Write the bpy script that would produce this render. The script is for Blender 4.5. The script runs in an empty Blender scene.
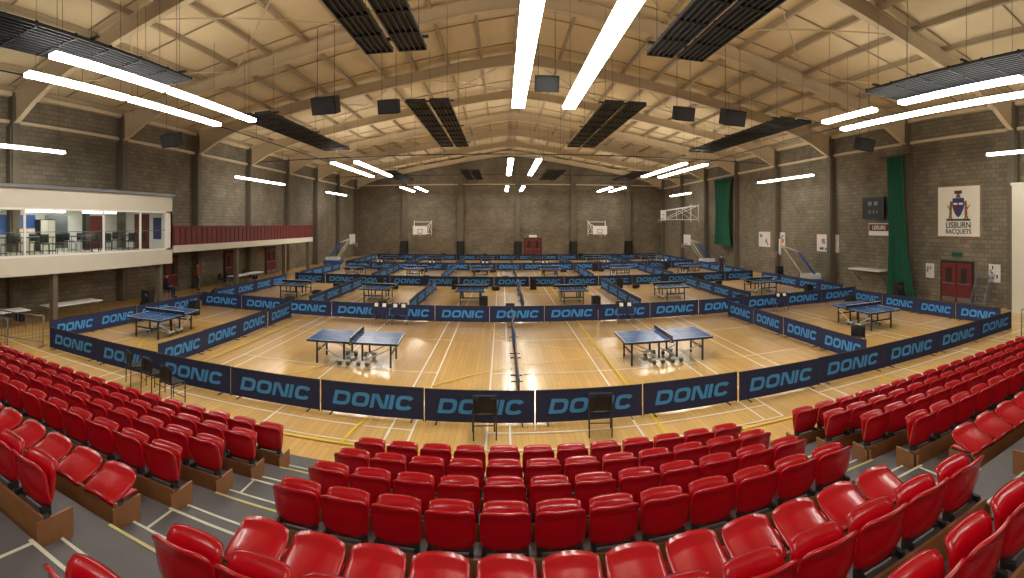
import bpy, math, random
from mathutils import Matrix, Vector
random.seed(4)
SC=bpy.context.scene
def lin(c):
    r=[]
    for v in c:
        v/=255.0
        r.append(v/12.92 if v<=0.04045 else ((v+0.055)/1.055)**2.4)
    return (r[0],r[1],r[2],1)
# ------------------------------------------------------------ materials
def mat(name,rgb,rough=.6,metal=0,var=.12,scale=6,emit=0,coat=0,alpha=None,spec=.5):
    m=bpy.data.materials.new(name); m.use_nodes=True
    nt=m.node_tree; b=nt.nodes['Principled BSDF']
    b.inputs['Roughness'].default_value=rough; b.inputs['Metallic'].default_value=metal
    b.inputs['Coat Weight'].default_value=coat
    b.inputs['Specular IOR Level'].default_value=spec
    c=lin(rgb)
    if var>0:
        n=nt.nodes.new('ShaderNodeTexNoise'); n.inputs['Scale'].default_value=scale; n.inputs['Detail'].default_value=4
        g=nt.nodes.new('ShaderNodeNewGeometry'); nt.links.new(g.outputs['Position'],n.inputs['Vector'])
        r=nt.nodes.new('ShaderNodeMix'); r.data_type='RGBA'
        r.inputs[6].default_value=tuple(x*(1-var) for x in c[:3])+(1,); r.inputs[7].default_value=tuple(min(1,x*(1+var)) for x in c[:3])+(1,)
        nt.links.new(n.outputs['Fac'],r.inputs[0]); nt.links.new(r.outputs[2],b.inputs['Base Color'])
    else: b.inputs['Base Color'].default_value=c
    if emit:
        b.inputs['Emission Color'].default_value=c; b.inputs['Emission Strength'].default_value=emit
    if alpha is not None: b.inputs['Alpha'].default_value=alpha
    return m
def brickmat(name,c1,c2,mortar,bw,rh,ms,mode,rough=.85,coat=0,big=.25,bump=.3,offset=.5):
    m=bpy.data.materials.new(name); m.use_nodes=True; nt=m.node_tree; L=nt.links; b=nt.nodes['Principled BSDF']
    g=nt.nodes.new('ShaderNodeNewGeometry'); s=nt.nodes.new('ShaderNodeSeparateXYZ'); L.new(g.outputs['Position'],s.inputs[0])
    cb=nt.nodes.new('ShaderNodeCombineXYZ')
    if mode=='wall':
        a=nt.nodes.new('ShaderNodeMath'); a.operation='ADD'; L.new(s.outputs[0],a.inputs[0]); L.new(s.outputs[1],a.inputs[1])
        L.new(a.outputs[0],cb.inputs[0]); L.new(s.outputs[2],cb.inputs[1])
    else:
        L.new(s.outputs[1],cb.inputs[0]); L.new(s.outputs[0],cb.inputs[1])
    br=nt.nodes.new('ShaderNodeTexBrick'); L.new(cb.outputs[0],br.inputs['Vector'])
    br.inputs['Color1'].default_value=lin(c1); br.inputs['Color2'].default_value=lin(c2); br.inputs['Mortar'].default_value=lin(mortar)
    br.inputs['Scale'].default_value=1; br.inputs['Brick Width'].default_value=bw; br.inputs['Row Height'].default_value=rh
    br.inputs['Mortar Size'].default_value=ms; br.offset=offset
    n=nt.nodes.new('ShaderNodeTexNoise'); n.inputs['Scale'].default_value=.35 if mode!='wall' else .6; n.inputs['Detail'].default_value=9; L.new(g.outputs['Position'],n.inputs['Vector'])
    mr=nt.nodes.new('ShaderNodeMapRange'); mr.inputs[1].default_value=.3; mr.inputs[2].default_value=.7; mr.inputs[3].default_value=1-big; mr.inputs[4].default_value=1+big
    L.new(n.outputs['Fac'],mr.inputs[0])
    mx=nt.nodes.new('ShaderNodeVectorMath'); mx.operation='SCALE'; L.new(br.outputs['Color'],mx.inputs[0]); L.new(mr.outputs[0],mx.inputs['Scale'])
    L.new(mx.outputs[0],b.inputs['Base Color'])
    b.inputs['Roughness'].default_value=rough; b.inputs['Coat Weight'].default_value=coat; b.inputs['Coat Roughness'].default_value=.14
    if bump:
        bp=nt.nodes.new('ShaderNodeBump'); bp.inputs['Strength'].default_value=bump; bp.inputs['Distance'].default_value=.02
        L.new(br.outputs['Fac'],bp.inputs['Height']); bp.invert=True; L.new(bp.outputs[0],b.inputs['Normal'])
    return m
M={}
M['floor']=brickmat('sprung_wood_floor',(226,184,112),(213,169,98),(180,138,78),2.2,.13,.004,'floor',rough=.32,coat=.7,big=.08,bump=0)
M['wall']=brickmat('concrete_block',(126,116,98),(108,99,84),(86,79,67),.45,.225,.014,'wall',big=.22)
M['pier']=mat('concrete_pier',(104,95,80),.85,var=.2,scale=2)
M['roof']=mat('roof_liner_sheet',(220,203,166),.7,var=.08,scale=.9)
M['steel']=mat('painted_roof_steel',(204,186,155),.5,var=.1,scale=2)
M['purlin']=mat('purlin_steel',(168,152,124),.5,var=.12,scale=2)
M['black']=mat('matt_black',(22,22,24),.6,var=.2,scale=8)
M['slat']=mat('black_slat',(30,29,30),.6,var=.2,scale=8)
M['red']=mat('red_seat_plastic',(186,8,26),.26,var=.06,scale=3,coat=.35)
M['wood']=mat('varnished_wood_board',(140,94,58),.5,var=.25,scale=7)
M['tier']=mat('grey_tier_deck',(94,92,94),.6,var=.25,scale=2.5)
M['riser']=mat('dark_riser',(62,60,60),.8,var=.15,scale=3)
M['nose']=mat('pale_nosing_strip',(206,204,186),.5,var=.1)
M['nosey']=mat('yellow_nosing_strip',(196,184,120),.5,var=.1)
M['navy']=mat('navy_barrier_cloth',(32,42,82),.75,var=.12,scale=4)
M['text']=mat('pale_blue_print',(66,148,218),.7,var=.05,scale=4)
M['grey']=mat('grey_metal',(120,122,126),.4,metal=.7,var=.1)
M['frame']=mat('dark_frame',(40,44,52),.45,var=.1)
M['tabletop']=mat('blue_table_top',(56,98,154),.2,var=.05,scale=3)
M['white']=mat('white_paint',(232,230,224),.5,var=.04)
M['cream']=mat('cream_render',(206,200,184),.6,var=.06,scale=1.5)
M['fluo']=mat('fluorescent_diffuser',(255,250,239),.5,var=0,emit=25)
M['fluo2']=mat('fluorescent_small',(255,250,239),.5,var=0,emit=18)
M['brickred']=mat('dark_red_panel',(104,28,26),.6,var=.2,scale=3)
M['green']=mat('green_netting',(20,84,60),.85,var=.2,scale=5)
M['dark']=mat('dark_void',(42,38,34),.9,var=.15)
M['orange']=mat('orange_rim',(220,90,30),.4,var=.05)
M['blue']=mat('blue_pad',(36,90,170),.5,var=.08)
M['poster']=mat('poster_print',(214,210,202),.6,var=.1,scale=2)
M['skin']=mat('skin',(205,150,120),.55,var=.05)
M['hair']=mat('hair',(40,30,24),.7,var=.1)
M['cloth_o']=mat('orange_shirt',(190,90,50),.8,var=.1)
M['cloth_b']=mat('dark_blue_tracksuit',(30,36,60),.8,var=.1)
M['yellow']=mat('yellow_line_paint',(226,196,60),.5,var=.05)
M['lineblue']=mat('blue_line_paint',(70,120,160),.5,var=.05)
M['linewhite']=mat('white_line_paint',(238,232,216),.45,var=.03)
def glassmat():
    m=bpy.data.materials.new('window_glass'); m.use_nodes=True; nt=m.node_tree; nt.nodes.clear()
    o=nt.nodes.new('ShaderNodeOutputMaterial'); t=nt.nodes.new('ShaderNodeBsdfTransparent'); g=nt.nodes.new('ShaderNodeBsdfGlossy'); g.inputs['Roughness'].default_value=.05
    mx=nt.nodes.new('ShaderNodeMixShader'); mx.inputs[0].default_value=.09; t.inputs[0].default_value=(.93,.97,.97,1)
    nt.links.new(t.outputs[0],mx.inputs[1]); nt.links.new(g.outputs[0],mx.inputs[2]); nt.links.new(mx.outputs[0],o.inputs[0]); return m
M['glass']=glassmat()
def netmat(name,rgb,a):
    return mat(name,rgb,.8,var=0,alpha=a)
M['net']=netmat('table_net_mesh',(30,34,44),.75)
M['hoopnet']=netmat('hoop_net_cord',(230,230,230),.5)
# ------------------------------------------------------------ mesh builder
class MB:
    def __init__(s): s.v=[];s.f=[];s.m=[];s.mats=[];s.sm=[]
    def mi(s,k):
        if k not in s.mats: s.mats.append(k)
        return s.mats.index(k)
    def add(s,vs,fs,k,smooth=False,X=None):
        o=len(s.v); i=s.mi(k)
        for p in vs:
            p=Vector(p)
            if X is not None: p=X@p
            s.v.append(p)
        for f in fs: s.f.append([o+a for a in f]); s.m.append(i); s.sm.append(smooth)
    def box(s,a,b,k,X=None):
        x0,y0,z0=[min(a[i],b[i]) for i in range(3)]; x1,y1,z1=[max(a[i],b[i]) for i in range(3)]
        s.add([(x0,y0,z0),(x1,y0,z0),(x1,y1,z0),(x0,y1,z0),(x0,y0,z1),(x1,y0,z1),(x1,y1,z1),(x0,y1,z1)],
              [(0,3,2,1),(4,5,6,7),(0,1,5,4),(1,2,6,5),(2,3,7,6),(3,0,4,7)],k,False,X)
    def tube(s,p,q,r,k,n=8,X=None,r2=None):
        p=Vector(p);q=Vector(q);d=(q-p).normalized(); r2=r if r2 is None else r2
        u=d.orthogonal().normalized(); w=d.cross(u)
        vs=[];fs=[]
        for j,(c,rr) in enumerate(((p,r),(q,r2))):
            for i in range(n):
                a=2*math.pi*i/n; vs.append(c+u*math.cos(a)*rr+w*math.sin(a)*rr)
        for i in range(n): fs.append((i,(i+1)%n,n+(i+1)%n,n+i))
        fs.append(tuple(range(n))[::-1]); fs.append(tuple(range(n,2*n)))
        s.add(vs,fs,k,n>6,X)
    def grid(s,fn,nu,nv,k,thick=None,X=None,smooth=True):
        P=[[Vector(fn(-1+2*i/nu,-1+2*j/nv)) for j in range(nv+1)] for i in range(nu+1)]
        t=Vector(thick); A=[p for r in P for p in r]; N=len(A); vs=A+[p+t for p in A]; fs=[]
        W=nv+1
        for i in range(nu):
            for j in range(nv):
                a,b,c,d=i*W+j,(i+1)*W+j,(i+1)*W+j+1,i*W+j+1
                fs.append((a,b,c,d)); fs.append((N+d,N+c,N+b,N+a))
        rim=[i*W for i in range(nu+1)]+[nu*W+j for j in range(1,W)]+[i*W+nv for i in range(nu-1,-1,-1)]+[j for j in range(nv-1,0,-1)]
        for q in range(len(rim)):
            a,b=rim[q],rim[(q+1)%len(rim)]; fs.append((b,a,N+a,N+b))
        s.add(vs,fs,k,smooth,X)
    def mesh(s,name):
        me=bpy.data.meshes.new(name); me.from_pydata([tuple(p) for p in s.v],[],s.f)
        for k in s.mats: me.materials.append(M[k])
        me.polygons.foreach_set('material_index',s.m); me.polygons.foreach_set('use_smooth',s.sm); me.update(); return me
    def obj(s,name,loc=(0,0,0),rz=0): return inst(s.mesh(name),name,loc,rz)
def inst(me,name,loc=(0,0,0),rz=0,parent=None):
    o=bpy.data.objects.new(name,me); o.location=loc; o.rotation_euler=(0,0,rz); SC.collection.objects.link(o)
    if parent: o.parent=parent
    return o
def R(ax,a): return Matrix.Rotation(a,4,ax)
def T(*v): return Matrix.Translation(v)
def sgnp(c,p): return math.copysign(abs(c)**p,c)

# ------------------------------------------------------------ dimensions
XL,XR,YB,YF=-19.0,21.0,63.0,-9.0
XLi,XRi=XL+.006,XR-.006
CX=1.0; EAVE,RIDGE=10.3,13.6
HC=4.18
# ------------------------------------------------------------ camera (cylindrical stitched panorama)
cd=bpy.data.cameras.new('panorama_camera'); cam=bpy.data.objects.new('panorama_camera',cd); SC.collection.objects.link(cam)
SC.camera=cam; cam.location=(0,0,HC); cam.rotation_euler=(math.pi/2,0,0)
F,X0,Y0=500.0,502.0,224.0
cd.clip_start=.05; cd.clip_end=300
cd.type='PANO'
cd.panorama_type='CENTRAL_CYLINDRICAL'
cd.central_cylindrical_radius=1.0
cd.central_cylindrical_range_u_min=-X0/F
cd.central_cylindrical_range_u_max=(1024-X0)/F
cd.central_cylindrical_range_v_min=-(578-Y0)/F
cd.central_cylindrical_range_v_max=Y0/F

# ------------------------------------------------------------ shell
b=MB(); b.box((XL-.3,YF-.3,-.2),(XR+.3,YB+.3,0),'floor'); b.obj('floor')
def gable(name,y0,y1):
    b=MB(); xs=[(XL,0),(XR,0),(XR,EAVE),(CX,RIDGE),(XL,EAVE)]
    vs=[(x,y0,z) for x,z in xs]+[(x,y1,z) for x,z in xs]
    fs=[(0,1,2,3,4),(9,8,7,6,5)]+[(i,5+i,5+(i+1)%5,(i+1)%5) for i in range(5)]
    b.add(vs,fs,'wall'); return b
b=gable('wall_back',YB,YB+.3); b.obj('wall_back')
b=gable('wall_front',YF-.3,YF); b.obj('wall_front')
b=MB(); b.box((XL-.3,YF-.3,0),(XL,YB+.3,EAVE),'wall'); b.obj('wall_left')
b=MB(); b.box((XR,YF-.3,0),(XR+.3,YB+.3,EAVE),'wall'); b.obj('wall_right')
b=MB()
for xa in (XL-.3,XR+.3):
    za=EAVE
    vs=[(xa,YF-.3,za),(xa,YB+.3,za),(CX,YB+.3,RIDGE),(CX,YF-.3,RIDGE)]
    vs+= [(x,y,z+.15) for x,y,z in vs]
    b.add(vs,[(0,1,2,3),(7,6,5,4),(0,4,5,1),(1,5,6,2),(2,6,7,3),(3,7,4,0)],'roof')
b.obj('ceiling')
def roofz(x): 
    t=(x-XL)/(CX-XL) if x<CX else (XR-x)/(XR-CX)
    return EAVE+(RIDGE-EAVE)*t
b=MB()
for side in (-1,1):
    span=(CX-XL) if side<0 else (XR-CX)
    n=12
    for i in range(n):
        x=CX+side*(.35+i*(span-.7)/(n-1)); z=roofz(x)
        b.box((x-.03,YF+.01,z-.2),(x+.03,YB-.01,z+.0),'purlin')
        b.box((x-.07,YF+.01,z-.215),(x+.07,YB-.01,z-.195),'purlin')
for y in [YF+1.2+3.35*i for i in range(22)]:
    for xa,xb in ((XL,CX),(CX,XR)):
        za,zb=roofz(xa+.001),roofz(xb-.001)
        if xa==CX: za=RIDGE
        if xb==CX: zb=RIDGE
        vs=[(xa,y-.03,za),(xb,y-.03,zb),(xb,y+.03,zb),(xa,y+.03,za)]; vs+=[(p[0],p[1],p[2]-.04) for p in vs]
        b.add(vs,[(4,5,6,7),(0,1,5,4),(2,3,7,6)],'purlin')
b.obj('roof_purlins')
FR=[-8.6+7.1*i for i in range(0,11)]
def frame_mesh():
    b=MB()
    for xw,sg in ((XLi,1),(XRi,-1)):
        L=abs(CX-xw)
        pts=[]
        for t,dp in ((0,1.5),(.04,1.3),(.09,.95),(.15,.7),(.22,.58),(.5,.5),(.9,.5),(.96,.56),(1,.66)):
            x=xw+sg*L*t; z=EAVE+(RIDGE-EAVE)*t-.22
            pts.append((x,z,dp))
        for (xa,za,da),(xb,zb,db) in zip(pts,pts[1:]):
            vs=[(xa,-.03,za),(xb,-.03,zb),(xb,-.03,zb-db),(xa,-.03,za-da),(xa,.03,za),(xb,.03,zb),(xb,.03,zb-db),(xa,.03,za-da)]
            b.add(vs,[(0,1,2,3),(7,6,5,4)],'steel')
            for (oa,ob,th) in ((0,0,.03),(da,db,-.03)):
                vs=[(xa,-.14,za-oa),(xb,-.14,zb-ob),(xb,.14,zb-ob),(xa,.14,za-oa)]
                vs+=[(p[0],p[1],p[2]+th) for p in vs]
                b.add(vs,[(0,1,2,3),(7,6,5,4),(0,4,5,1),(1,5,6,2),(2,6,7,3),(3,7,4,0)],'steel')
        b.box((xw,-.15,0),(xw+sg*.38,.15,EAVE-.2),'pier')
        b.box((xw+sg*.38,-.2,0),(xw+sg*.42,.2,EAVE-.4),'pier')
        b.box((xw,-.28,0),(xw+sg*.34,.28,EAVE-1.7),'pier')
    return b.mesh('roof_portal_frame')
fm=frame_mesh()
for y in FR: inst(fm,'roof_portal_frame',(0,y,0))
b=MB()
for xw,sg in ((XLi,1),(XRi,-1)):
    b.box((xw,YF+.01,EAVE-.35),(xw+sg*.3,YB-.01,EAVE-.1),'steel')
    b.box((xw,YF+.01,EAVE-1.55),(xw+sg*.12,YB-.01,EAVE-1.4),'steel')
for i in range(1,len(FR)-1,2):
    y0,y1=FR[i],FR[i+1]
    for k in range(6):
        xa=XL+1+k*(XR-XL-2)/6; xb=XL+1+(k+1)*(XR-XL-2)/6
        b.tube((xa,y0,roofz(xa)-.34),(xb,y1,roofz(xb)-.34),.03,'steel',6)
        b.tube((xb,y0,roofz(xb)-.34),(xa,y1,roofz(xa)-.34),.03,'steel',6)
b.obj('roof_bracing')
b=MB()
for y in (34.1,48.3,62.3):
    b.tube((XL+.4,y,8.95),(XR-.4,y,8.95),.035,'frame',6)
    for k in range(4):
        x=XL+3+k*10; b.tube((x,y,8.95),(x,y,roofz(x)-.3),.01,'frame',5)
for x in (-14.6,17.2):
    b.tube((x,5,9.5),(x,YB-.2,9.5),.035,'frame',6)
    for k in range(8):
        y=6+k*7.1; b.tube((x,y,9.5),(x,y,roofz(x)-.3),.01,'frame',5)
b.obj('netting_track_pipes')
for x in (-12.4,-5.2,2,9.0,16.2):
    b=MB(); b.box((-.32,-.35,0),(.32,-.01,roofz(x)-.35),'pier'); b.obj('trim_wall_pier',(x,YB,0))
    b=MB(); b.box((-.45,-.5,0),(.45,-.36,2.0),'black'); b.box((-.45,-.5,0),(-.36,-.01,2.0),'black'); b.box((.36,-.5,0),(.45,-.01,2.0),'black'); b.obj('pillar_crash_pad',(x,YB,0))
b=MB(); b.box((XL+.01,YB-.1,9.1),(XRi,YB-.01,9.25),'steel'); b.box((XLi,YB-.06,6.2),(XRi,YB-.01,6.28),'pier'); b.box((XLi,YB-.05,3.3),(XRi,YB-.01,3.36),'pier'); b.obj('trim_1')
def door(name,w,h,loc,rz):
    b=MB()
    b.box((-w/2-.12,-.05,0.005),(w/2+.12,0.0,h+.12),'dark')
    for s in (-1,1):
        x0,x1=(-w/2,-.02) if s<0 else (.02,w/2)
        b.box((x0,-.1,.02),(x1,-.04,h),'brickred')
        b.box((x0+.3*abs(x1-x0),-.112,1.1),(x0+.7*abs(x1-x0),-.1,h-.25),'dark')
        b.box((x0+.06,-.14,1.0),(x1-.06,-.11,1.05),'grey')
        b.box((x0+.04,-.108,.05),(x1-.04,-.1,.3),'grey')
    return b.obj(name,loc,rz)
door('door_1',2.0,2.1,(XRi,16.3,0),-math.pi/2)
door('door_2',2.0,2.3,(3.9,YB-.01,0),0)
for i,y in enumerate((24.0,31.5,38.0)): door('door_%d'%(i+3),1.8,2.1,(XLi,y,0),math.pi/2)
def sign(name,loc,w,h,k,rz,t=.04,border=None):
    b=MB(); b.box((-w/2,-t,-h/2),(w/2,-.005,h/2),k)
    if border: 
        for q in ((-w/2,-h/2,w/2,-h/2+.05),(-w/2,h/2-.05,w/2,h/2),(-w/2,-h/2,-w/2+.05,h/2),(w/2-.05,-h/2,w/2,h/2)): b.box((q[0],-t-.015,q[1]),(q[2],-t,q[3]),border)
    return b,name,loc,rz
def put(s,extra=None):
    b,n,l,r=s
    if extra: extra(b)
    return b.obj(n,l,r)
put(sign('exit_sign',(XRi,16.3,2.55),.7,.24,'green',-math.pi/2))
put(sign('exit_sign',(3.9,YB,2.65),1.0,.3,'white',0))
def text(txt,loc,size,rz,k,ext=.005,parent=None,align='CENTER'):
    c=bpy.data.curves.new('lettering','FONT'); c.body=txt; c.size=size; c.align_x=align; c.align_y='CENTER'; c.extrude=ext; c.offset=.01*size
    c.materials.append(M[k]); o=bpy.data.objects.new('lettering',c); SC.collection.objects.link(o)
    if parent: o.parent=parent
    o.location=loc; o.rotation_euler=(math.pi/2,0,rz); return o
RW=-math.pi/2
M['bannercream']=mat('banner_cream',(226,220,204),.7,var=.04)
M['crestblue']=mat('crest_blue',(50,60,110),.7,var=.05)
M['digit']=mat('pale_digits',(150,170,176),.5,var=0)
def crest(b):
    pts=[(-.38,.55),(.38,.55),(.38,.05),(.2,-.3),(0,-.48),(-.2,-.3),(-.38,.05)]
    vs=[(x,-.05,z+.15) for x,z in pts]+[(x,-.06,z+.15) for x,z in pts]; n=7
    b.add(vs,[tuple(range(n,2*n))]+[(i,(i+1)%n,n+(i+1)%n,n+i) for i in range(n)],'crestblue')
    b.box((-.3,-.07,.35),(.3,-.06,.45),'white'); b.box((-.05,-.072,-.1),(.05,-.06,.6),'brickred')
    S=T(0,-.055,0)@Matrix.Diagonal((1,.2,1,1))
    for s in (-1,1):
        b.tube((s*.52,0,-.2),(s*.5,0,.3),.09,'wood',8,S); b.tube((s*.5,0,.3),(s*.46,0,.55),.1,'wood',8,S,.07)
        b.tube((s*.5,0,.3),(s*.36,0,.4),.04,'wood',8,S); b.tube((s*.54,0,-.2),(s*.64,0,-.42),.05,'wood',8,S); b.tube((s*.5,0,-.2),(s*.44,0,-.42),.05,'wood',8,S)
        b.tube((s*.55,0,.1),(s*.78,0,.35),.04,'wood',8,S,.02)
    b.tube((0,0,.72),(0,0,.95),.16,'grey',10,S,.1); b.box((-.25,-.065,.93),(.25,-.05,1.1),'brickred')
    b.box((-.8,-.065,-.5),(.8,-.05,-.4),'frame')
o=put(sign('crest_banner',(XRi,16.2,4.85),2.9,2.75,'bannercream',RW,border='wood'),crest)
text('LISBURN',(0,-.06,-.74),.44,0,'frame',parent=o); text('RACQUETS',(0,-.06,-1.08),.34,0,'frame',parent=o)
b,_,_,_=sign('scoreboard',0,1.9,1.3,'black',RW,t=.14,border='frame')
b.box((-.3,-.005,-.2),(.3,.4,.2),'frame'); o=b.obj('scoreboard',(XR-.42,22.3,5.15),RW)
text('88  88',(0,-.16,.25),.34,0,'digit',parent=o); text('12  0  3',(0,-.16,-.25),.28,0,'digit',parent=o)
def rw(b): b.box((-.9,-.06,-.1),(.9,-.04,.32),'brickred')
o=put(sign('club_banner',(XRi,22.3,3.85),1.9,.75,'white',RW),rw); text('LEISURE',(0,-.07,.1),.34,0,'white',parent=o)
def pic(b,w,h,seed):
    r=random.Random(seed)
    for i in range(5):
        x=r.uniform(-w*.4,w*.3); z=r.uniform(-h*.4,h*.25)
        b.box((x,-.05-.001*i,z),(x+r.uniform(.1,.18)*w,-.04,z+r.uniform(.1,.25)*h),r.choice(['lineblue','brickred','frame','orange','text']))
for (y,z,w,h,s) in ((36.2,2.9,1.9,1.25,1),(33.8,2.9,1.6,1.25,2),(27.5,2.85,2.5,1.2,3),(13.9,1.7,.7,.9,4),(18.2,1.6,.6,.8,5)):
    put(sign('wall_poster',(XRi,y,z),w,h,'poster',RW),lambda b:pic(b,w,h,s))
def curtain(y,z0,z1,w,lean):
    b=MB(); n=28
    vs=[];fs=[]
    for j in range(9):
        t=j/8; ww=w*(.55+.45*t if lean else 1)*(1-.25*math.sin(math.pi*t))
        for i in range(n+1):
            u=i/n-.5
            vs.append((-.75-.16*math.sin(i*1.9)-.08*math.sin(i*.7+j*.3),u*ww-lean*t,z1+(z0-z1)*t))
    for j in range(8):
        for i in range(n):
            a=j*(n+1)+i; fs.append((a,a+1,a+n+2,a+n+1))
    b.add(vs,fs,'green',True)
    b.box((-.85,-w*.5,z1),(-.65,w*.5,z1+.08),'frame'); b.box((-.7,-.04,z1),(0,.04,z1+.06),'frame')
    return b.obj('green_net_curtain',(XRi,y,0))
curtain(20.2,.02,8.0,2.2,.5)
curtain(42.8,2.2,8.4,3.6,0)
b=MB(); b.box((-.9,-1.4,1.35),(0,1.4,1.43),'white'); b.tube((-.8,-1.2,1.35),(0,-1.2,.6),.03,'grey'); b.tube((-.8,1.2,1.35),(0,1.2,.6),.03,'grey'); b.obj('wall_shelf',(XRi-.03,22.8,0))
b=MB(); b.box((-.9,-.45,0),(0,.45,6.0),'cream'); b.box((-.94,-.5,6),(0,.5,6.12),'cream'); b.obj('rendered_column',(XRi,11.9,0))
b=MB()
for i in range(4):
    x=-.4-.14*i
    for y in (-.5,.3): b.tube((x-.5,y,0.02),(x+.15,y,1.7),.022,'grey',6)
    for z in (.3,.7,1.1,1.5): b.tube((x-.5+.65*z/1.7,-.5,z),(x-.5+.65*z/1.7,.3,z),.018,'grey',6)
b.obj('stacked_trestle_frames',(XR-.1,14.2,0))

# ------------------------------------------------------------ left: viewing room and balcony
BX=-15.5
b=MB()
b.box((XLi,-4,2.2),(BX,20,2.9),'cream')
b.box((XLi,-4,4.8),(BX,20,5.55),'cream')
b.box((XLi,-4,5.55),(BX+.12,20.1,5.68),'grey')
b.box((XLi,19.85,2.9),(BX,20,4.8),'white')
b.box((BX-.14,-4,2.9),(BX,-3.8,4.8),'white')
b.box((XLi,-4,2.9),(XL+.06,20,4.8),'white')
b.box((BX-.2,19.5,2.9),(BX,20,4.8),'white')
for y in (19.5,17.6,15.2,11,6.8,2.6):
    b.box((BX-.09,y-.04,2.9),(BX-.01,y+.04,4.8),'white')
b.box((BX-.1,-4,2.9),(BX,20,2.98),'white'); b.box((BX-.1,-4,4.72),(BX,20,4.8),'white')
b.box((BX-.07,-4,3.85),(BX-.03,20,3.88),'grey')
b.box((XL+.07,17.2,2.9),(XL+.1,18.4,4.6),'brickred'); b.box((XL+.07,12,3.7),(XL+.1,14,4.6),'blue')
b.box((XL+.07,9,3.3),(XL+.1,11,4.7),'dark'); b.box((XL+.07,14.6,3.0),(XL+.1,16,4.6),'grey'); b.box((-17.9,19.8,2.9),(-16.9,19.85,4.7),'brickred'); b.box((-16.6,19.8,3.4),(-16.1,19.85,4.5),'crestblue')
for y in (11.5,16.8): b.box((-18.6,y-.12,2.9),(-18.3,y+.12,4.8),'dark')
for y,h,k in ((7.2,1.3,'wood'),(8.3,.9,'grey'),(13.2,1.1,'wood'),(14.4,1.5,'frame')):   # cupboards along the wall
    b.box((-18.9,y-.45,2.9),(-18.45,y+.45,2.9+h),k); b.box((-18.46,y-.42,2.95),(-18.43,y-.01,2.86+h),'cream'); b.box((-18.46,y+.01,2.95),(-18.43,y+.42,2.86+h),'cream')
b.obj('glazed_viewing_room')
b=MB(); b.box((BX-.055,-3.8,2.98),(BX-.045,19.5,4.72),'glass'); b.obj('window_1')
b=MB()
for y in (16.8,13.5,10,6.5): b.box((-17.6,y-1.0,4.7),(-17.3,y+1.0,4.78),'fluo2')
b.obj('viewing_room_ceiling_light')
def chair_mesh():
    b=MB()
    for x in (-.22,.22):
        b.tube((x,-.2,0),(x,-.2,.45),.014,'frame',6); b.tube((x,.22,0),(x,.2,.86),.014,'frame',6); b.tube((x,-.2,.44),(x,.2,.44),.013,'frame',6)
    b.tube((-.22,.2,.86),(.22,.2,.86),.014,'frame',6)
    b.grid(lambda u,v:(u*.22,v*.2,.46+.012*u*u),4,4,'black',(0,0,.03))
    b.grid(lambda u,v:(u*.215,.2-.03+.03*u*u,.68+v*.16),4,4,'black',(0,.025,0))
    b.tube((-.22,-.2,.12),(.22,-.2,.12),.011,'frame',6)
    return b.mesh('folding_chair')
CH=chair_mesh()
def trestle(L=1.8,W=.7,k='white'):
    b=MB(); b.box((-L/2,-W/2,.71),(L/2,W/2,.745),k)
    for sx in (-1,1):
        for sy in (-1,1): b.tube((sx*(L/2-.2),sy*(W/2-.08),0),(sx*(L/2-.2),sy*(W/2-.08),.71),.02,'grey',6)
        b.tube((sx*(L/2-.2),-W/2+.08,.1),(sx*(L/2-.2),W/2-.08,.1),.015,'grey',6)
    return b.mesh('trestle_table')
TR=trestle(); TRL=trestle(3.0,.75); TRD=trestle(1.6,.8,'frame')
for y in (17.8,15.4,12.6,10.2,7.8):
    inst(TRD,'meeting_table',(-16.9,y,2.9),math.pi/2)
    for dx,dy,r in ((-.75,-.4,math.pi/2),(-.75,.5,math.pi/2),(.7,-.3,-math.pi/2),(.7,.5,-math.pi/2)): inst(CH,'folding_chair',(-16.9+dx,y+dy,2.9),r)
b=MB()
b.box((XLi,20.1,2.72),(BX,39,3.08),'cream')
b.box((BX-.08,20.1,3.08),(BX-.03,39,4.02),'brickred')
b.box((BX-.12,20.1,4.02),(BX+.02,39,4.09),'brickred')
for i in range(38): 
    y=20.2+i*.5; b.box((BX-.03,y-.02,3.12),(BX-.01,y+.02,3.98),'dark')
b.box((XLi,38.9,3.08),(BX,39,4.05),'brickred')
b.obj('spectator_balcony')
b=MB()
for y in (12.6,19.3): b.box((BX-.4,y-.12,0),(BX-.15,y+.12,2.19),'pier')
for y in (26.8,33.9,38.6): b.box((BX-.4,y-.12,0),(BX-.15,y+.12,2.71),'pier')
b.obj('balcony_support_posts')
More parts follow.
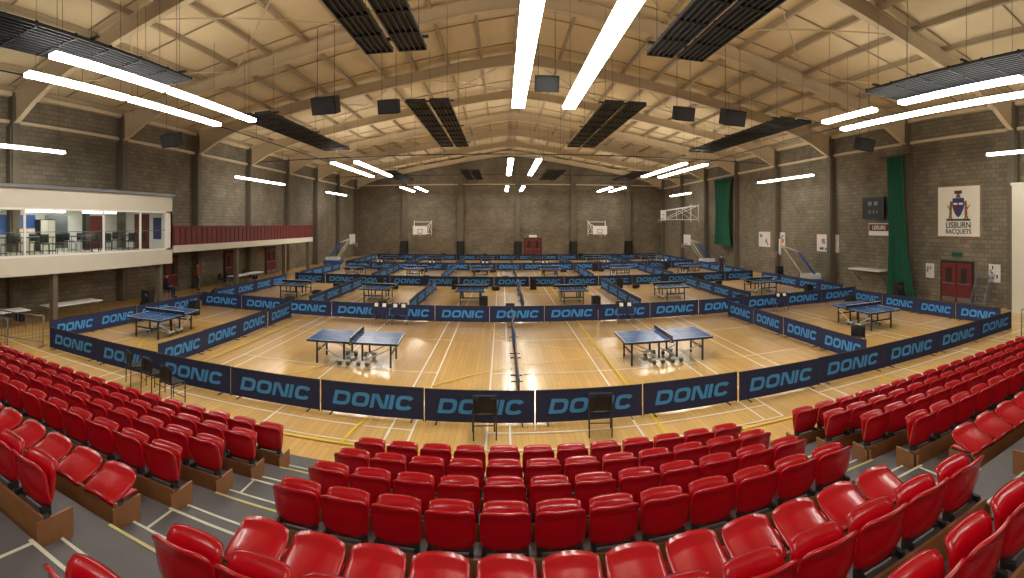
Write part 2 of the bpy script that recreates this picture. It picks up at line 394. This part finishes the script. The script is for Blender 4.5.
# ------------------------------------------------------------ tiers and seats
NR=7; PITCH=.95; RISE=.243
def yrow(n): return 7.5-PITCH*(n-1)
def hrow(n): return RISE*(n-1)+.03
TX0,TX1=-13.7,13.9
A1=(-3.5,-2.32); A2=(3.93,4.95)
b=MB()
NT=10
for n in range(1,NT+1):
    yf=yrow(n)+.72; yb=yrow(n)-.23
    if n==NT: yb=YF+.2
    b.box((TX0,yb,0 if n<3 else hrow(n)-.35),(TX1,yf,hrow(n)),'tier')
    if n>1:
        b.box((TX0,yf-.001,hrow(n-1)),(TX1,yf+.012,hrow(n)-.03),'riser')
for n in range(2,NT):
    for x in (TX0,TX1): b.box((x-.02,yrow(n)-.3,0),(x+.02,yrow(n)+.72,hrow(n)),'riser')
b.obj('seating_tier_platform')
b=MB()
for a,c in (A1,A2):
    for n in range(1,NT):
        yf=yrow(n+1)+.72
        b.box((a+.05,yf,hrow(n)),(c-.05,yf+.34,hrow(n)+RISE/2),'tier')
        b.box((a+.05,yf+.31,hrow(n)+RISE/2),(c-.05,yf+.345,hrow(n)+RISE/2+.006),'nose')
        b.box((a+.05,yf-.04,hrow(n+1)),(c-.05,yf-.0,hrow(n+1)+.006),'nosey' if n%2 else 'nose')
        if n%2==0:
            for x in (a+.08,c-.12):
                b.box((x,yf-.5,hrow(n+1)),(x+.03,yf-.04,hrow(n+1)+.004),'nose')
b.obj('aisle_steps')
def seat_mesh(kind):
    b=MB()
    def back(u,v):
        x=.24*u*(1-.07*abs(v)**6); z=.215*v*(1-.13*abs(u)**6)
        y=.04*u*u - .045*v - (.035*(v-.6)/.4 if v>.6 else 0) + .02*max(0,-v-.5)
        return (x,y-.01,z)
    def pan(u,v):
        x=.225*u*(1-.06*abs(v)**5); y=.19*v*(1-.1*abs(u)**5)
        z=.025*u*u-(.05*max(0,v-.5)**2*4)-.015*(1-v*v)
        return (x,y+.21,z)
    if kind=='up':
        b.grid(back,10,10,'red',(0,-.03,0),T(0,0,.57))
        b.grid(pan,8,8,'red',(0,0,.035),T(0,.11,.35)@R('X',math.radians(84)))
    elif kind=='flat':
        b.grid(pan,8,8,'red',(0,0,-.035),T(0,-.06,.34))
        b.grid(back,10,10,'red',(0,-.028,0),T(0,.1,.405)@R('X',math.radians(-86)))
    for x in (-.2,.2):
        b.box((x-.02,-.03,.16),(x+.02,.08,.37),'black')
    b.tube((-.2,.05,.35),(.2,.05,.35),.02,'black',6)
    return b.mesh('stadium_seat')
SU=seat_mesh('up'); SF=seat_mesh('flat')
blocks=[(-13.5,A1[0]-.03,6),(A1[1]+.03,A2[0]-.03,7),(A2[1]+.03,13.6,6)]
for n in range(1,NR+1):
    for (x0,x1,nmax) in blocks:
        if n>nmax: continue
        y=yrow(n); h=hrow(n); N=int(round((x1-x0)/.515)); w=(x1-x0)/N
        for i in range(N):
            inst(SF if n==5 else SU,'stadium_seat',(x0+w*(i+.5),y,h),random.uniform(-.02,.02))
        b=MB()
        b.box((x0,-.075,.08),(x1,-.045,.34),'wood')
        b.box((x0,-.045,.29),(x1,.03,.32),'riser')
        k=max(2,int((x1-x0)/1.5))
        for i in range(k+1):
            x=x0+.04+(x1-x0-.08)*i/k; b.box((x-.03,-.04,0),(x+.03,.04,.3),'black')
        for x in (x0-.0,x1-.02):
            b.box((x,-.12,0.02),(x+.025,.3,.3),'wood')
        b.obj('seat_row_rail',(0,y,h))
# ------------------------------------------------------------ barriers
def letters(b,yoff,flip):
    H=.155; t=.075; sh=.22
    def put_(poly,cx):
        vs=[]
        for (x,z) in poly:
            X=cx+x+sh*z; 
            if flip: X=-X
            vs.append((X,yoff,z))
        return vs
    def ring(cx,a,n,a0,a1,N=20,dleft=False):
        pts=[]
        for i in range(N+1):
            an=a0+(a1-a0)*i/N; c,s=math.cos(an),math.sin(an)
            nn=n if not(dleft and c<0) else 30
            pts.append(((a*sgnp(c,2/nn),H*sgnp(s,2/nn)),((a-t*1.15)*sgnp(c,2/nn),(H-t)*sgnp(s,2/nn))))
        for p,q in zip(pts,pts[1:]):
            b.add(put_([p[0],q[0],q[1],p[1]],cx),[(0,1,2,3)],'text')
    ring(-.66,.19,3.2,0,2*math.pi,28,True)
    ring(-.235,.19,3.6,0,2*math.pi,28)
    cx=.19
    for s in (-1,1): b.add(put_([(s*.15-.04,-H),(s*.15+.04,-H),(s*.15+.04,H),(s*.15-.04,H)],cx),[(0,1,2,3)],'text')
    b.add(put_([(-.15,H),(-.05,H),(.15,-H),(.05,-H)],cx),[(0,1,2,3)],'text')
    b.add(put_([(-.045,-H),(.045,-H),(.045,H),(-.045,H)],.455),[(0,1,2,3)],'text')
    ring(.735,.18,3.4,.42,2*math.pi-.42,24)
BW=2.33
def barrier_mesh():
    b=MB(); w=BW-.03
    b.box((-w/2,-.012,.03),(w/2,.012,.7),'navy')
    b.box((-w/2,-.018,.685),(w/2,.018,.705),'frame')
    for x in (-w/2+.01,w/2-.01): b.tube((x,0,0.0),(x,0,.7),.014,'frame',6)
    for x in (-w/2+.25,w/2-.25):
        b.box((x-.015,-.16,0),(x+.015,.16,.02),'frame')
    for yo,fl in ((-.0155,False),(.0155,True)):
        c=MB(); letters(c,yo,fl)
        for v in c.v: v.z+=.36
        b.add(c.v,c.f,'text')
    return b.mesh('court_barrier')
BM=barrier_mesh()
def brow(x0,x1,y):
    n=int(round((x1-x0)/BW)); w=(x1-x0)/n
    for i in range(n): inst(BM,'court_barrier',(x0+w*(i+.5),y+random.uniform(-.03,.03),0),random.uniform(-.02,.02))
def bcol(x,y0,y1,rz=math.pi/2):
    n=int((y1-y0)/BW)
    g=(y1-y0-n*BW)/2
    for i in range(n): inst(BM,'court_barrier',(x+random.uniform(-.03,.03),y0+g+BW*(i+.5),0),rz+random.uniform(-.02,.02))
brow(17.0-BW*13,17.0,10.45)
ROWS=[21.2,33.0,44.8,57.0]
for y in ROWS: brow(-14.5,18.1,y)
bcol(-14.2,10.6,21.1); bcol(17.3,10.6,21.1)
for x in (-9.2,.4,10.0): bcol(x,10.7,21.0,math.pi/2)
for a,c in zip(ROWS,ROWS[1:]):
    for x in (-14.6,-9.1,-4.2,1.0,6.4,12.2,18.2): bcol(x,a+.1,c-.1)
# ------------------------------------------------------------ tables
def tt_mesh():
    b=MB(); L,W,H=2.74,1.525,.76
    for s in (-1,1):
        x0,x1=(.012*s,L/2*s)
        b.box((x0,-W/2,H-.022),(x1,W/2,H),'tabletop')
        b.box((x0,-W/2+.01,H-.07),(x1,-W/2+.03,H-.022),'frame'); b.box((x0,W/2-.03,H-.07),(x1,W/2-.01,H-.022),'frame')
        b.box((x1-.02*s,-W/2+.01,H-.07),(x1,W/2-.01,H-.022),'frame')
        b.box((x0,-W/2,H),(x1,-W/2+.02,H+.0015),'white'); b.box((x0,W/2-.02,H),(x1,W/2,H+.0015),'white')
        b.box((x1-.02*s,-W/2,H),(x1,W/2,H+.0015),'white'); b.box((x0,-.0015,H),(x1,.0015,H+.0015),'white')
        for y in (-.5,.5):
            b.box((s*1.12-.025,y-.025,.0),(s*1.12+.025,y+.025,H-.05),'frame')
            b.box((s*.28-.025,y-.025,.12),(s*.28+.025,y+.025,H-.05),'frame')
            b.tube((s*.28,y,.16),(s*1.12,y,.55),.018,'white',6)
            b.tube((s*.42,y-.02,.065),(s*.42,y+.02,.065),.065,'grey',12); b.tube((s*.16,y-.02,.065),(s*.16,y+.02,.065),.065,'grey',12)
            b.box((s*.1,y-.03,.12),(s*.5,y+.03,.17),'white')
        b.box((s*1.12-.02,-.5,.35),(s*1.12+.02,.5,.4),'frame'); b.box((s*.28-.02,-.5,.13),(s*.28+.02,.5,.17),'white')
    b.box((-.004,-W/2-.15,H+.01),(.004,W/2+.15,H+.14),'net'); b.box((-.006,-W/2-.15,H+.138),(.006,W/2+.15,H+.1525),'white')
    for s in (-1,1):
        b.tube((0,s*(W/2+.15),H-.02),(0,s*(W/2+.15),H+.155),.01,'frame',6); b.box((-.04,s*(W/2-.05),H-.06),(.04,s*(W/2+.16),H-.03),'frame')
    return b.mesh('table_tennis_table')
TT=tt_mesh()
tables=[(-4.35,14.6,.04),(4.9,14.7,-.03),(-12.0,15.0,math.pi/2+.05),(13.7,15.5,math.pi/2-.05)]
for x in (-11.7,-6.75,-1.65,3.7,9.3,15.2):
    tables+= [(x,26.8,math.pi/2),(x,38.9,math.pi/2),(x,50.8,math.pi/2)]
for x,y,r in tables: inst(TT,'table_tennis_table',(x,y,0),r+random.uniform(-.02,.02))
def umpire_mesh():
    b=MB(); b.box((-.35,-.2,.68),(.35,.2,.7),'black')
    for x in (-.3,.3):
        for y in (-.15,.15): b.tube((x,y,0),(x,y,.68),.012,'grey',6)
    b.box((-.35,-.205,.45),(.35,-.19,.7),'navy')
    for s in (-1,1):
        b.add([(s*.17-.14,-.08,.7),(s*.17+.14,-.08,.7),(s*.17+.14,0,.93),(s*.17-.14,0,.93),(s*.17-.14,.08,.7),(s*.17+.14,.08,.7)],[(0,1,2,3),(3,2,5,4)],'black')
        b.add([(s*.17-.08,-.066,.75),(s*.17+.08,-.066,.75),(s*.17+.08,-.018,.89),(s*.17-.08,-.018,.89)],[(0,1,2,3)],'white')
    return b.mesh('umpire_score_table')
UM=umpire_mesh()
def towel_mesh():
    b=MB()
    for s in (-1,1): b.box((s*.19-.01,-.19,0),(s*.19+.01,.19,.62),'black'); b.box((-.19,s*.18-.01,0),(.19,s*.18+.01,.62),'black')
    b.box((-.19,-.18,.3),(.19,.18,.32),'black'); b.box((-.205,-.2,.6),(.205,-.18,.63),'frame'); b.box((-.205,.18,.6),(.205,.2,.63),'frame')
    b.box((-.12,-.1,.32),(.12,.12,.36),'navy')
    return b.mesh('towel_box')
TB=towel_mesh()
def bag_mesh():
    b=MB(); vs=[];fs=[];N=12;Mz=8
    for i in range(Mz+1):
        t=-1+2*i/Mz; r=max(.02,(1-abs(t)**4)**.4)
        for j in range(N):
            a=2*math.pi*j/N; vs.append((t*.3,.15*r*sgnp(math.cos(a),.7),.16+.16*r*sgnp(math.sin(a),.7)))
    for i in range(Mz):
        for j in range(N): fs.append((i*N+j,i*N+(j+1)%N,(i+1)*N+(j+1)%N,(i+1)*N+j))
    b.add(vs,fs,'black',True)
    for y in (-.06,.06):
        P=[(-.12,y,.3),(-.08,y,.42),(.08,y,.42),(.12,y,.3)]
        for p,q in zip(P,P[1:]): b.tube(p,q,.012,'frame',6)
    return b.mesh('sports_bag')
BG=bag_mesh()
for x,y in ((-5.0,20.2),(-4.2,20.2),(5.1,20.3),(12.6,20.2)): inst(UM,'umpire_score_table',(x,y,0),random.uniform(-.1,.1))
for x in (-9.9,-5.2,.2,5.4,11.2): 
    for y in (22.2,34.0,45.8):
        inst(TB,'towel_box',(x+random.uniform(-.3,.3),y,0),random.uniform(-.2,.2))
for x,y in ((-13.3,18.8),(15.9,19.0),(-9.7,25),(4.6,24.2),(-.9,24.5),(16.9,24.0),(-7.9,31.9),(-3.0,31.9),(2.0,32),(7.6,31.8),(13.4,32),(-12.9,43.6),(-2.4,43.6),(8.2,43.7),(14.8,43.6)): inst(TB,'towel_box',(x,y,0))
for x in (-13.7,-10.6,-6.9,-2.0,-.6,5.3,8.7,14.5,16.8):
    for y in (31.3,43.1): inst(BG,'sports_bag',(x+random.uniform(-.2,.2),y,0),random.uniform(-.6,.6))
for x,y in ((-15.6,22.5),(-15.9,24.6),(-16.2,26.6),(-17.6,12.2),(19.6,25),(-17.9,33.2)): inst(BG,'sports_bag',(x,y,0),random.uniform(-1,1))
for x in (-12.6,-7.8,-3.1,2.2,7.7,13.2): 
    inst(UM,'umpire_score_table',(x+1.6,44.1,0),0); inst(CH,'folding_chair',(x+1.2,55.9,0),0)
for x,y,r in ((-.35,9.85,math.pi+.1),(1.95,9.8,math.pi-.15),(-8.75,9.75,2.6),(-8.0,9.55,2.9),(-7.2,9.3,2.9),(10.8,12.5,2.4)): inst(CH,'folding_chair',(x,y,0),r)
inst(TRL,'trestle_table',(-16.6,14.3,0),1.57); inst(TRL,'trestle_table',(-16.6,10.3,0),1.57)
for x,y,r in ((-16.9,29,1.57),(-16.9,31.2,1.57)): inst(TR,'trestle_table',(x,y,0),r)
for y in (28.4,29.4,30.8,31.7): inst(CH,'folding_chair',(-17.8,y,0),math.pi/2)
def spk():
    b=MB(); b.box((-.28,-.25,.0),(.28,.25,.6),'black'); b.box((-.22,-.2,.6),(.22,.2,1.15),'black'); b.tube((0,-.2,.88),(0,-.215,.88),.16,'frame',16); b.tube((0,-.25,.3),(0,-.265,.3),.22,'frame',16)
    return b.mesh('loudspeaker')
SP=spk()
for x,y in ((-14.9,17.4),(18.6,18.3),(18.9,30.5)): inst(SP,'loudspeaker',(x,y,0))
# ------------------------------------------------------------ basketball hoops
def hoopmesh(arm=2.0,w=1.8,h=1.05,zc=3.42):
    b=MB(); z0=zc-h/2
    b.box((-w/2,-arm-.03,z0),(w/2,-arm,z0+h),'white')
    for q in ((-.3,z0+.15,.3,z0+.2),(-.3,z0+.6,.3,z0+.65),(-.3,z0+.15,-.25,z0+.65),(.25,z0+.15,.3,z0+.65)): b.box((q[0],-arm-.036,q[1]),(q[2],-arm-.03,q[3]),'black')
    N=16; zr=z0+.15
    for i in range(N):
        a,c=2*math.pi*i/N,2*math.pi*(i+1)/N
        b.tube((.225*math.cos(a),-arm-.4+.225*math.sin(a),zr),(.225*math.cos(c),-arm-.4+.225*math.sin(c),zr),.012,'orange',6)
        b.tube((.225*math.cos(a),-arm-.4+.225*math.sin(a),zr),(.12*math.cos(c),-arm-.4+.12*math.sin(c),zr-.4),.006,'hoopnet',4)
    b.box((-.06,-arm-.2,zr-.03),(.06,-arm,zr+.02),'orange')
    for x in (-w/2+.2,w/2-.2):
        b.tube((x,-arm,z0+.1),(x*1.6,0,z0+.1),.04,'white',6); b.tube((x,-arm,z0+h-.1),(x*1.6,0,z0+h+.5),.04,'white',6)
        b.tube((x*1.6,-.02,z0-.2),(x*1.6,-.02,z0+h+.7),.045,'white',6)
        b.tube((x,-arm,z0+.1),(x*1.6,0,z0+h+.5),.03,'white',6)
        b.tube((x*1.3,-arm/2,z0+.1),(x*1.3,-arm/2,z0+h+.2),.03,'white',6); b.tube((x*1.3,-arm/2,z0+h+.2),(x*1.6,0,z0+.1),.03,'white',6)
    b.tube((-w*.62,-.02,z0+.1),(w*.62,-.02,z0+.1),.04,'white',6); b.tube((-w*.62,-.02,z0+h+.5),(w*.62,-.02,z0+h+.5),.04,'white',6)
    return b.mesh('basketball_hoop')
HM=hoopmesh(2.2)
inst(HM,'basketball_hoop',(-10.0,YB-.3,0)); inst(HM,'basketball_hoop',(12.0,YB-.3,0))
HS=hoopmesh(3.6,1.8,1.1,5.1)
inst(HS,'basketball_hoop',(XR-.5,50.5,0),RW)
def portable():
    b=MB()
    b.box((-.9,-.3,.16),(.9,1.3,.5),'blue')
    for x in (-.7,.7):
        for y in (-.1,1.1): b.tube((x-.04,y,.08),(x+.04,y,.08),.08,'black',12)
    for x in (-.4,.4):
        b.tube((x,1.0,.5),(x,-.3,2.3),.06,'blue',8); b.tube((x,.2,.5),(x,-1.3,2.6),.05,'white',8); b.tube((x,-.3,2.3),(x,-1.5,2.75),.05,'white',8)
    b.box((-.9,-1.56,2.1),(.9,-1.5,3.15),'white'); b.box((-.9,-1.58,2.05),(.9,-1.48,2.16),'blue')
    for i in range(14):
        a,c=2*math.pi*i/14,2*math.pi*(i+1)/14
        b.tube((.225*math.cos(a),-1.95+.225*math.sin(a),2.28),(.225*math.cos(c),-1.95+.225*math.sin(c),2.28),.014,'orange',6)
        b.tube((.225*math.cos(a),-1.95+.225*math.sin(a),2.28),(.12*math.cos(c),-1.95+.12*math.sin(c),1.9),.006,'hoopnet',4)
    b.box((-.08,-1.72,2.24),(.08,-1.5,2.3),'orange'); b.box((-.5,-.1,.5),(.5,1.2,.8),'white')
    return b.mesh('portable_basketball_stand')
PB=portable()
inst(PB,'portable_basketball_stand',(19.2,28.0,0),-math.pi/2-.5)
inst(PB,'portable_basketball_stand',(19.0,45,0),-math.pi/2)
inst(PB,'portable_basketball_stand',(-16.5,48.5,0),math.pi/2)
# ------------------------------------------------------------ lights
def fixture(x,y0,y1,w=.36,z=8.2,k='fluo'):
    b=MB(); L=y1-y0
    b.box((-w/2,0,-.05),(w/2,L,.05),k)
    b.box((-w/2+.04,-.02,.05),(w/2-.04,L+.02,.08),'white')
    n=max(2,int(L/4))
    for i in range(n):
        yy=.3+(L-.6)*i/max(1,n-1); b.tube((0,yy,.07),(0,yy,roofz(x)-z-.22),.006,'frame',5)
    for i in range(1,int(L/1.6)): b.box((-w/2-.005,i*1.6-.012,-.055),(w/2+.005,i*1.6+.012,.055),'white')
    return b.obj('fluorescent_light_fitting',(x,y0,z))
for (a,c) in ((7.4,17.1),(31,41),(53.5,61),(-8,-1)):
    for x in (-10.9,-9.3,.55,2.3,11.9,13.4):
        if a==7.4 and x==11.9: fixture(x,7.0,11.6,.3); fixture(x,12.9,15.8,.3); continue
        if a==7.4 and x==13.4: fixture(x,7.0,16.5,.3); continue
        if a==7.4 and x<-5:
            fixture(x,a+(.4 if x<-10 else 0),11.7,.3); fixture(x,11.9,c,.3); continue
        fixture(x,a,c,.42 if (a==7.4) else .34)
for (x,y0,y1) in ((-16.8,9.8,14.0),(-16.8,28.6,36),(-16.8,46,52),(18.6,8.6,12.7),(18.6,26,33),(18.6,47,53)):
    fixture(x,y0,y1,.22,7.3,'fluo2')
def slat_mesh(L,up):
    b=MB()
    for s in (-1,1):
        xa,xb=(s*.08,s*.82)
        b.box((xa,0,-.02),(xb,L,.02),'slat')
        n=int(L/1.2)
        for i in range(n+1): b.box((xa,i*L/n-.03,-.09),(xb,i*L/n+.03,.05),'black')
        for j in range(6): 
            x=xa+(xb-xa)*j/5; b.box((x-.015,0,-.08),(x+.015,L,-.02),'frame')
    for i in range(3):
        y=.5+(L-1)*i/2
        b.box((-.95,y-.05,.05),(.95,y+.05,.1),'frame')
        b.tube((-.7,y,.05),(-.7,y,up),.007,'frame',5); b.tube((.7,y,.05),(.7,y,up),.007,'frame',5)
    return b.mesh('slatted_heater_panel')
for (a,c) in ((4.5,13),(18.6,29.5),(43,52)):
    for x in (-10.1,-2.8,4.7,12.4):
        inst(slat_mesh(c-a,roofz(x)-8.85-.4),'slatted_heater_panel',(x,a,8.85))
def hs(): 
    b=MB(); X=R('X',math.radians(18)); b.box((-.42,-.25,-.28),(.42,.25,.28),'black',X); b.box((-.38,-.262,-.24),(.38,-.25,.24),'frame',X)
    b.tube((-.3,0,.2),(-.3,0,2.6),.01,'frame',5); b.tube((.3,0,.2),(.3,0,2.6),.01,'frame',5); return b.mesh('hanging_loudspeaker')
HSM=hs()
for x,y,z in ((-5.7,15.5,8.1),(-4.6,20,9.0),(1.6,17.8,9.2),(7.6,20,8.9),(8.2,16.5,8.1),(-13.6,17.5,7.9),(15.5,17.5,7.9)): inst(HSM,'hanging_loudspeaker',(x,y,z))
# ------------------------------------------------------------ floor lines
b=MB(); z=.002
def ln(x0,y0,x1,y1,w,k):
    d=Vector((x1-x0,y1-y0,0)); n=Vector((-d.y,d.x,0)).normalized()*w/2
    global z; z+=.0002
    b.add([(x0-n.x,y0-n.y,z),(x1-n.x,y1-n.y,z),(x1+n.x,y1+n.y,z),(x0+n.x,y0+n.y,z)],[(0,1,2,3)],k)
def arc(cx,cy,r,a0,a1,w,k,N=36):
    global z; z+=.0002
    vs=[];fs=[]
    for i in range(N+1):
        a=a0+(a1-a0)*i/N
        for rr in (r-w/2,r+w/2): vs.append((cx+rr*math.cos(a),cy+rr*math.sin(a),z))
    for i in range(N): fs.append((2*i,2*i+1,2*i+3,2*i+2))
    b.add(vs,fs,k)
for i in range(5):
    x=-15.5+i*7.6
    for j in range(3):
        y=9.2+j*15.5
        for xx in (x,x+.46,x+3.05,x+5.64,x+6.1):
            ln(xx,y,xx,y+13.4,.045,'linewhite')
        for yy in (y,y+.76,y+4.72,y+8.68,y+12.64,y+13.4): ln(x,yy,x+6.1,yy,.045,'linewhite')
ln(-13,9.0,17,9.0,.06,'yellow'); 
for x in (-8.5,3.2,10.5): ln(x,9.0,x,60,.06,'yellow')
ln(-13,31,17,31,.06,'yellow'); ln(-17,8.9,-17,60,.06,'lineblue'); ln(19,8.9,19,60,.06,'lineblue')
arc(-5.2,9.0,1.8,math.pi,math.pi*1.5,.07,'lineblue'); arc(3.2,20,3.6,0,2*math.pi,.06,'yellow'); arc(3.2,9.0,6.2,.0,math.pi,.05,'yellow'); arc(-8.5,15,3.6,0,2*math.pi,.05,'yellow')
b.obj('floor_court_markings')
def rail(L):
    b=MB()
    b.tube((0,0,1.05),(L,0,1.05),.02,'grey'); b.tube((0,0,.15),(L,0,.15),.02,'grey')
    n=int(L/.14)
    for i in range(n+1): b.tube((L*i/n,0,.15),(L*i/n,0,1.05),.009,'grey',5)
    for x in (0,L): b.tube((x,0,0),(x,0,1.05),.022,'grey'); b.box((x-.03,-.3,0),(x+.03,.3,.03),'grey')
    return b.mesh('crowd_barrier')
RB=rail(2.2)
inst(RB,'crowd_barrier',(-15.6,9.6,0),.35); inst(RB,'crowd_barrier',(15.8,9.3,0),-.3); inst(RB,'crowd_barrier',(-15.9,8.6,0),.2)
# ------------------------------------------------------------ people
def person(name,J,edges,loc,rz,top,leg):
    me=bpy.data.meshes.new(name); keys=list(J.keys())
    me.from_pydata([J[k][0] for k in keys],[],[(keys.index(a),keys.index(c)) for a,c in edges])
    o=bpy.data.objects.new(name,me); SC.collection.objects.link(o); o.location=loc; o.rotation_euler=(0,0,rz)
    m=o.modifiers.new('skin','SKIN'); 
    for i,k in enumerate(keys):
        r=J[k][1]; me.skin_vertices[0].data[i].radius=(r,r*J[k][2] if len(J[k])>2 else r)
        me.skin_vertices[0].data[i].use_root=(k=='pel')
    s=o.modifiers.new('sub','SUBSURF'); s.levels=2; s.render_levels=2
    dg=bpy.context.evaluated_depsgraph_get(); dg.update()
    m2=bpy.data.meshes.new_from_object(o.evaluated_get(dg)); o.modifiers.clear(); o.data=m2
    for k in (top,leg,'skin','hair','black'): m2.materials.append(M[k])
    return o,m2
def mkperson(name,loc,rz,sit,top,leg):
    E=[('pel','sp'),('sp','ch'),('ch','nk'),('nk','hd'),('hd','ht')]
    J={'pel':((0,0,.95),.15,.75),'sp':((0,0,1.12),.135,.8),'ch':((0,.01,1.36),.16,.7),'nk':((0,0,1.52),.055),'hd':((0,-.02,1.63),.088),'ht':((0,-.01,1.72),.07)}
    for s,n in ((-1,'l'),(1,'r')):
        J['sh'+n]=((s*.19,0,1.44),.058); J['el'+n]=((s*.25,.03,1.15),.042); J['wr'+n]=((s*.24,-.06,.92),.03); J['ha'+n]=((s*.235,-.08,.85),.03,.6)
        E+=[('ch','sh'+n),('sh'+n,'el'+n),('el'+n,'wr'+n),('wr'+n,'ha'+n)]
        for i,(dx,dl) in enumerate(((-.03,.06),(-.01,.075),(.01,.07),(.03,.055))):
            k='hf%s%d'%(n,i); J[k]=((s*.232,-.085+dx,.85-dl),.009); E.append(('ha'+n,k))
        k='ht%s9'%n; J[k]=((s*.19,-.1,.84),.01); E.append(('ha'+n,k))
        J['hi'+n]=((s*.1,0,.9),.09); J['kn'+n]=((s*.11,-.03,.5),.062); J['an'+n]=((s*.12,.02,.09),.042); J['to'+n]=((s*.14,-.17,.04),.036)
        E+=[('pel','hi'+n),('hi'+n,'kn'+n),('kn'+n,'an'+n),('an'+n,'to'+n)]
    if sit:
        for k,v in list(J.items()):
            p=list(v[0]); p[2]-=.37
            if k[:2]=='kn': p=[p[0]*1.3,-.42,.55]
            if k[:2]=='an': p=[p[0]*1.2,-.4,.09]
            if k[:2]=='to': p=[p[0]*1.2,-.58,.04]
            if k[:2]=='wr': p=[p[0]*.8,-.2,.69]
            if k[:2]=='ha': p=[p[0]*.7,-.28,.67]
            if k[:2]=='hf' or (k[:2]=='ht' and k!='ht'): p=[p[0]*.7+(v[0][1]+.085),-.28-(.85-v[0][2]),.655]
            J[k]=(tuple(p),)+v[1:]
    o,me=person(name,J,E,loc,rz,top,leg)
    off=.37 if sit else 0
    for p in me.polygons:
        c=p.center; z=c.z+off; p.use_smooth=True
        if z>1.66 or (z>1.57 and c.y>.02): p.material_index=3
        elif z>1.50 : p.material_index=2
        elif (not sit and z<.93 and abs(c.x)>.18) or (sit and c.y<-.18 and c.z>.63): p.material_index=2
        elif c.z<.08: p.material_index=4
        elif (z<.98): p.material_index=1
        else: p.material_index=0
    return o
mkperson('standing_person',(-18.0,25.8,0),2.2,False,'cloth_o','cloth_b')
mkperson('standing_person',(16.9,36.0,0),-.6,False,'cloth_b','black')
inst(CH,'folding_chair',(-17.6,22.2,0),1.9); mkperson('seated_person',(-17.6,22.2,0),1.9,True,'cloth_b','cloth_b')
w=bpy.data.worlds.new('world'); SC.world=w; w.use_nodes=True; w.node_tree.nodes['Background'].inputs[0].default_value=(.5,.5,.5,1); w.node_tree.nodes['Background'].inputs[1].default_value=.3
SC.view_settings.view_transform='Standard'
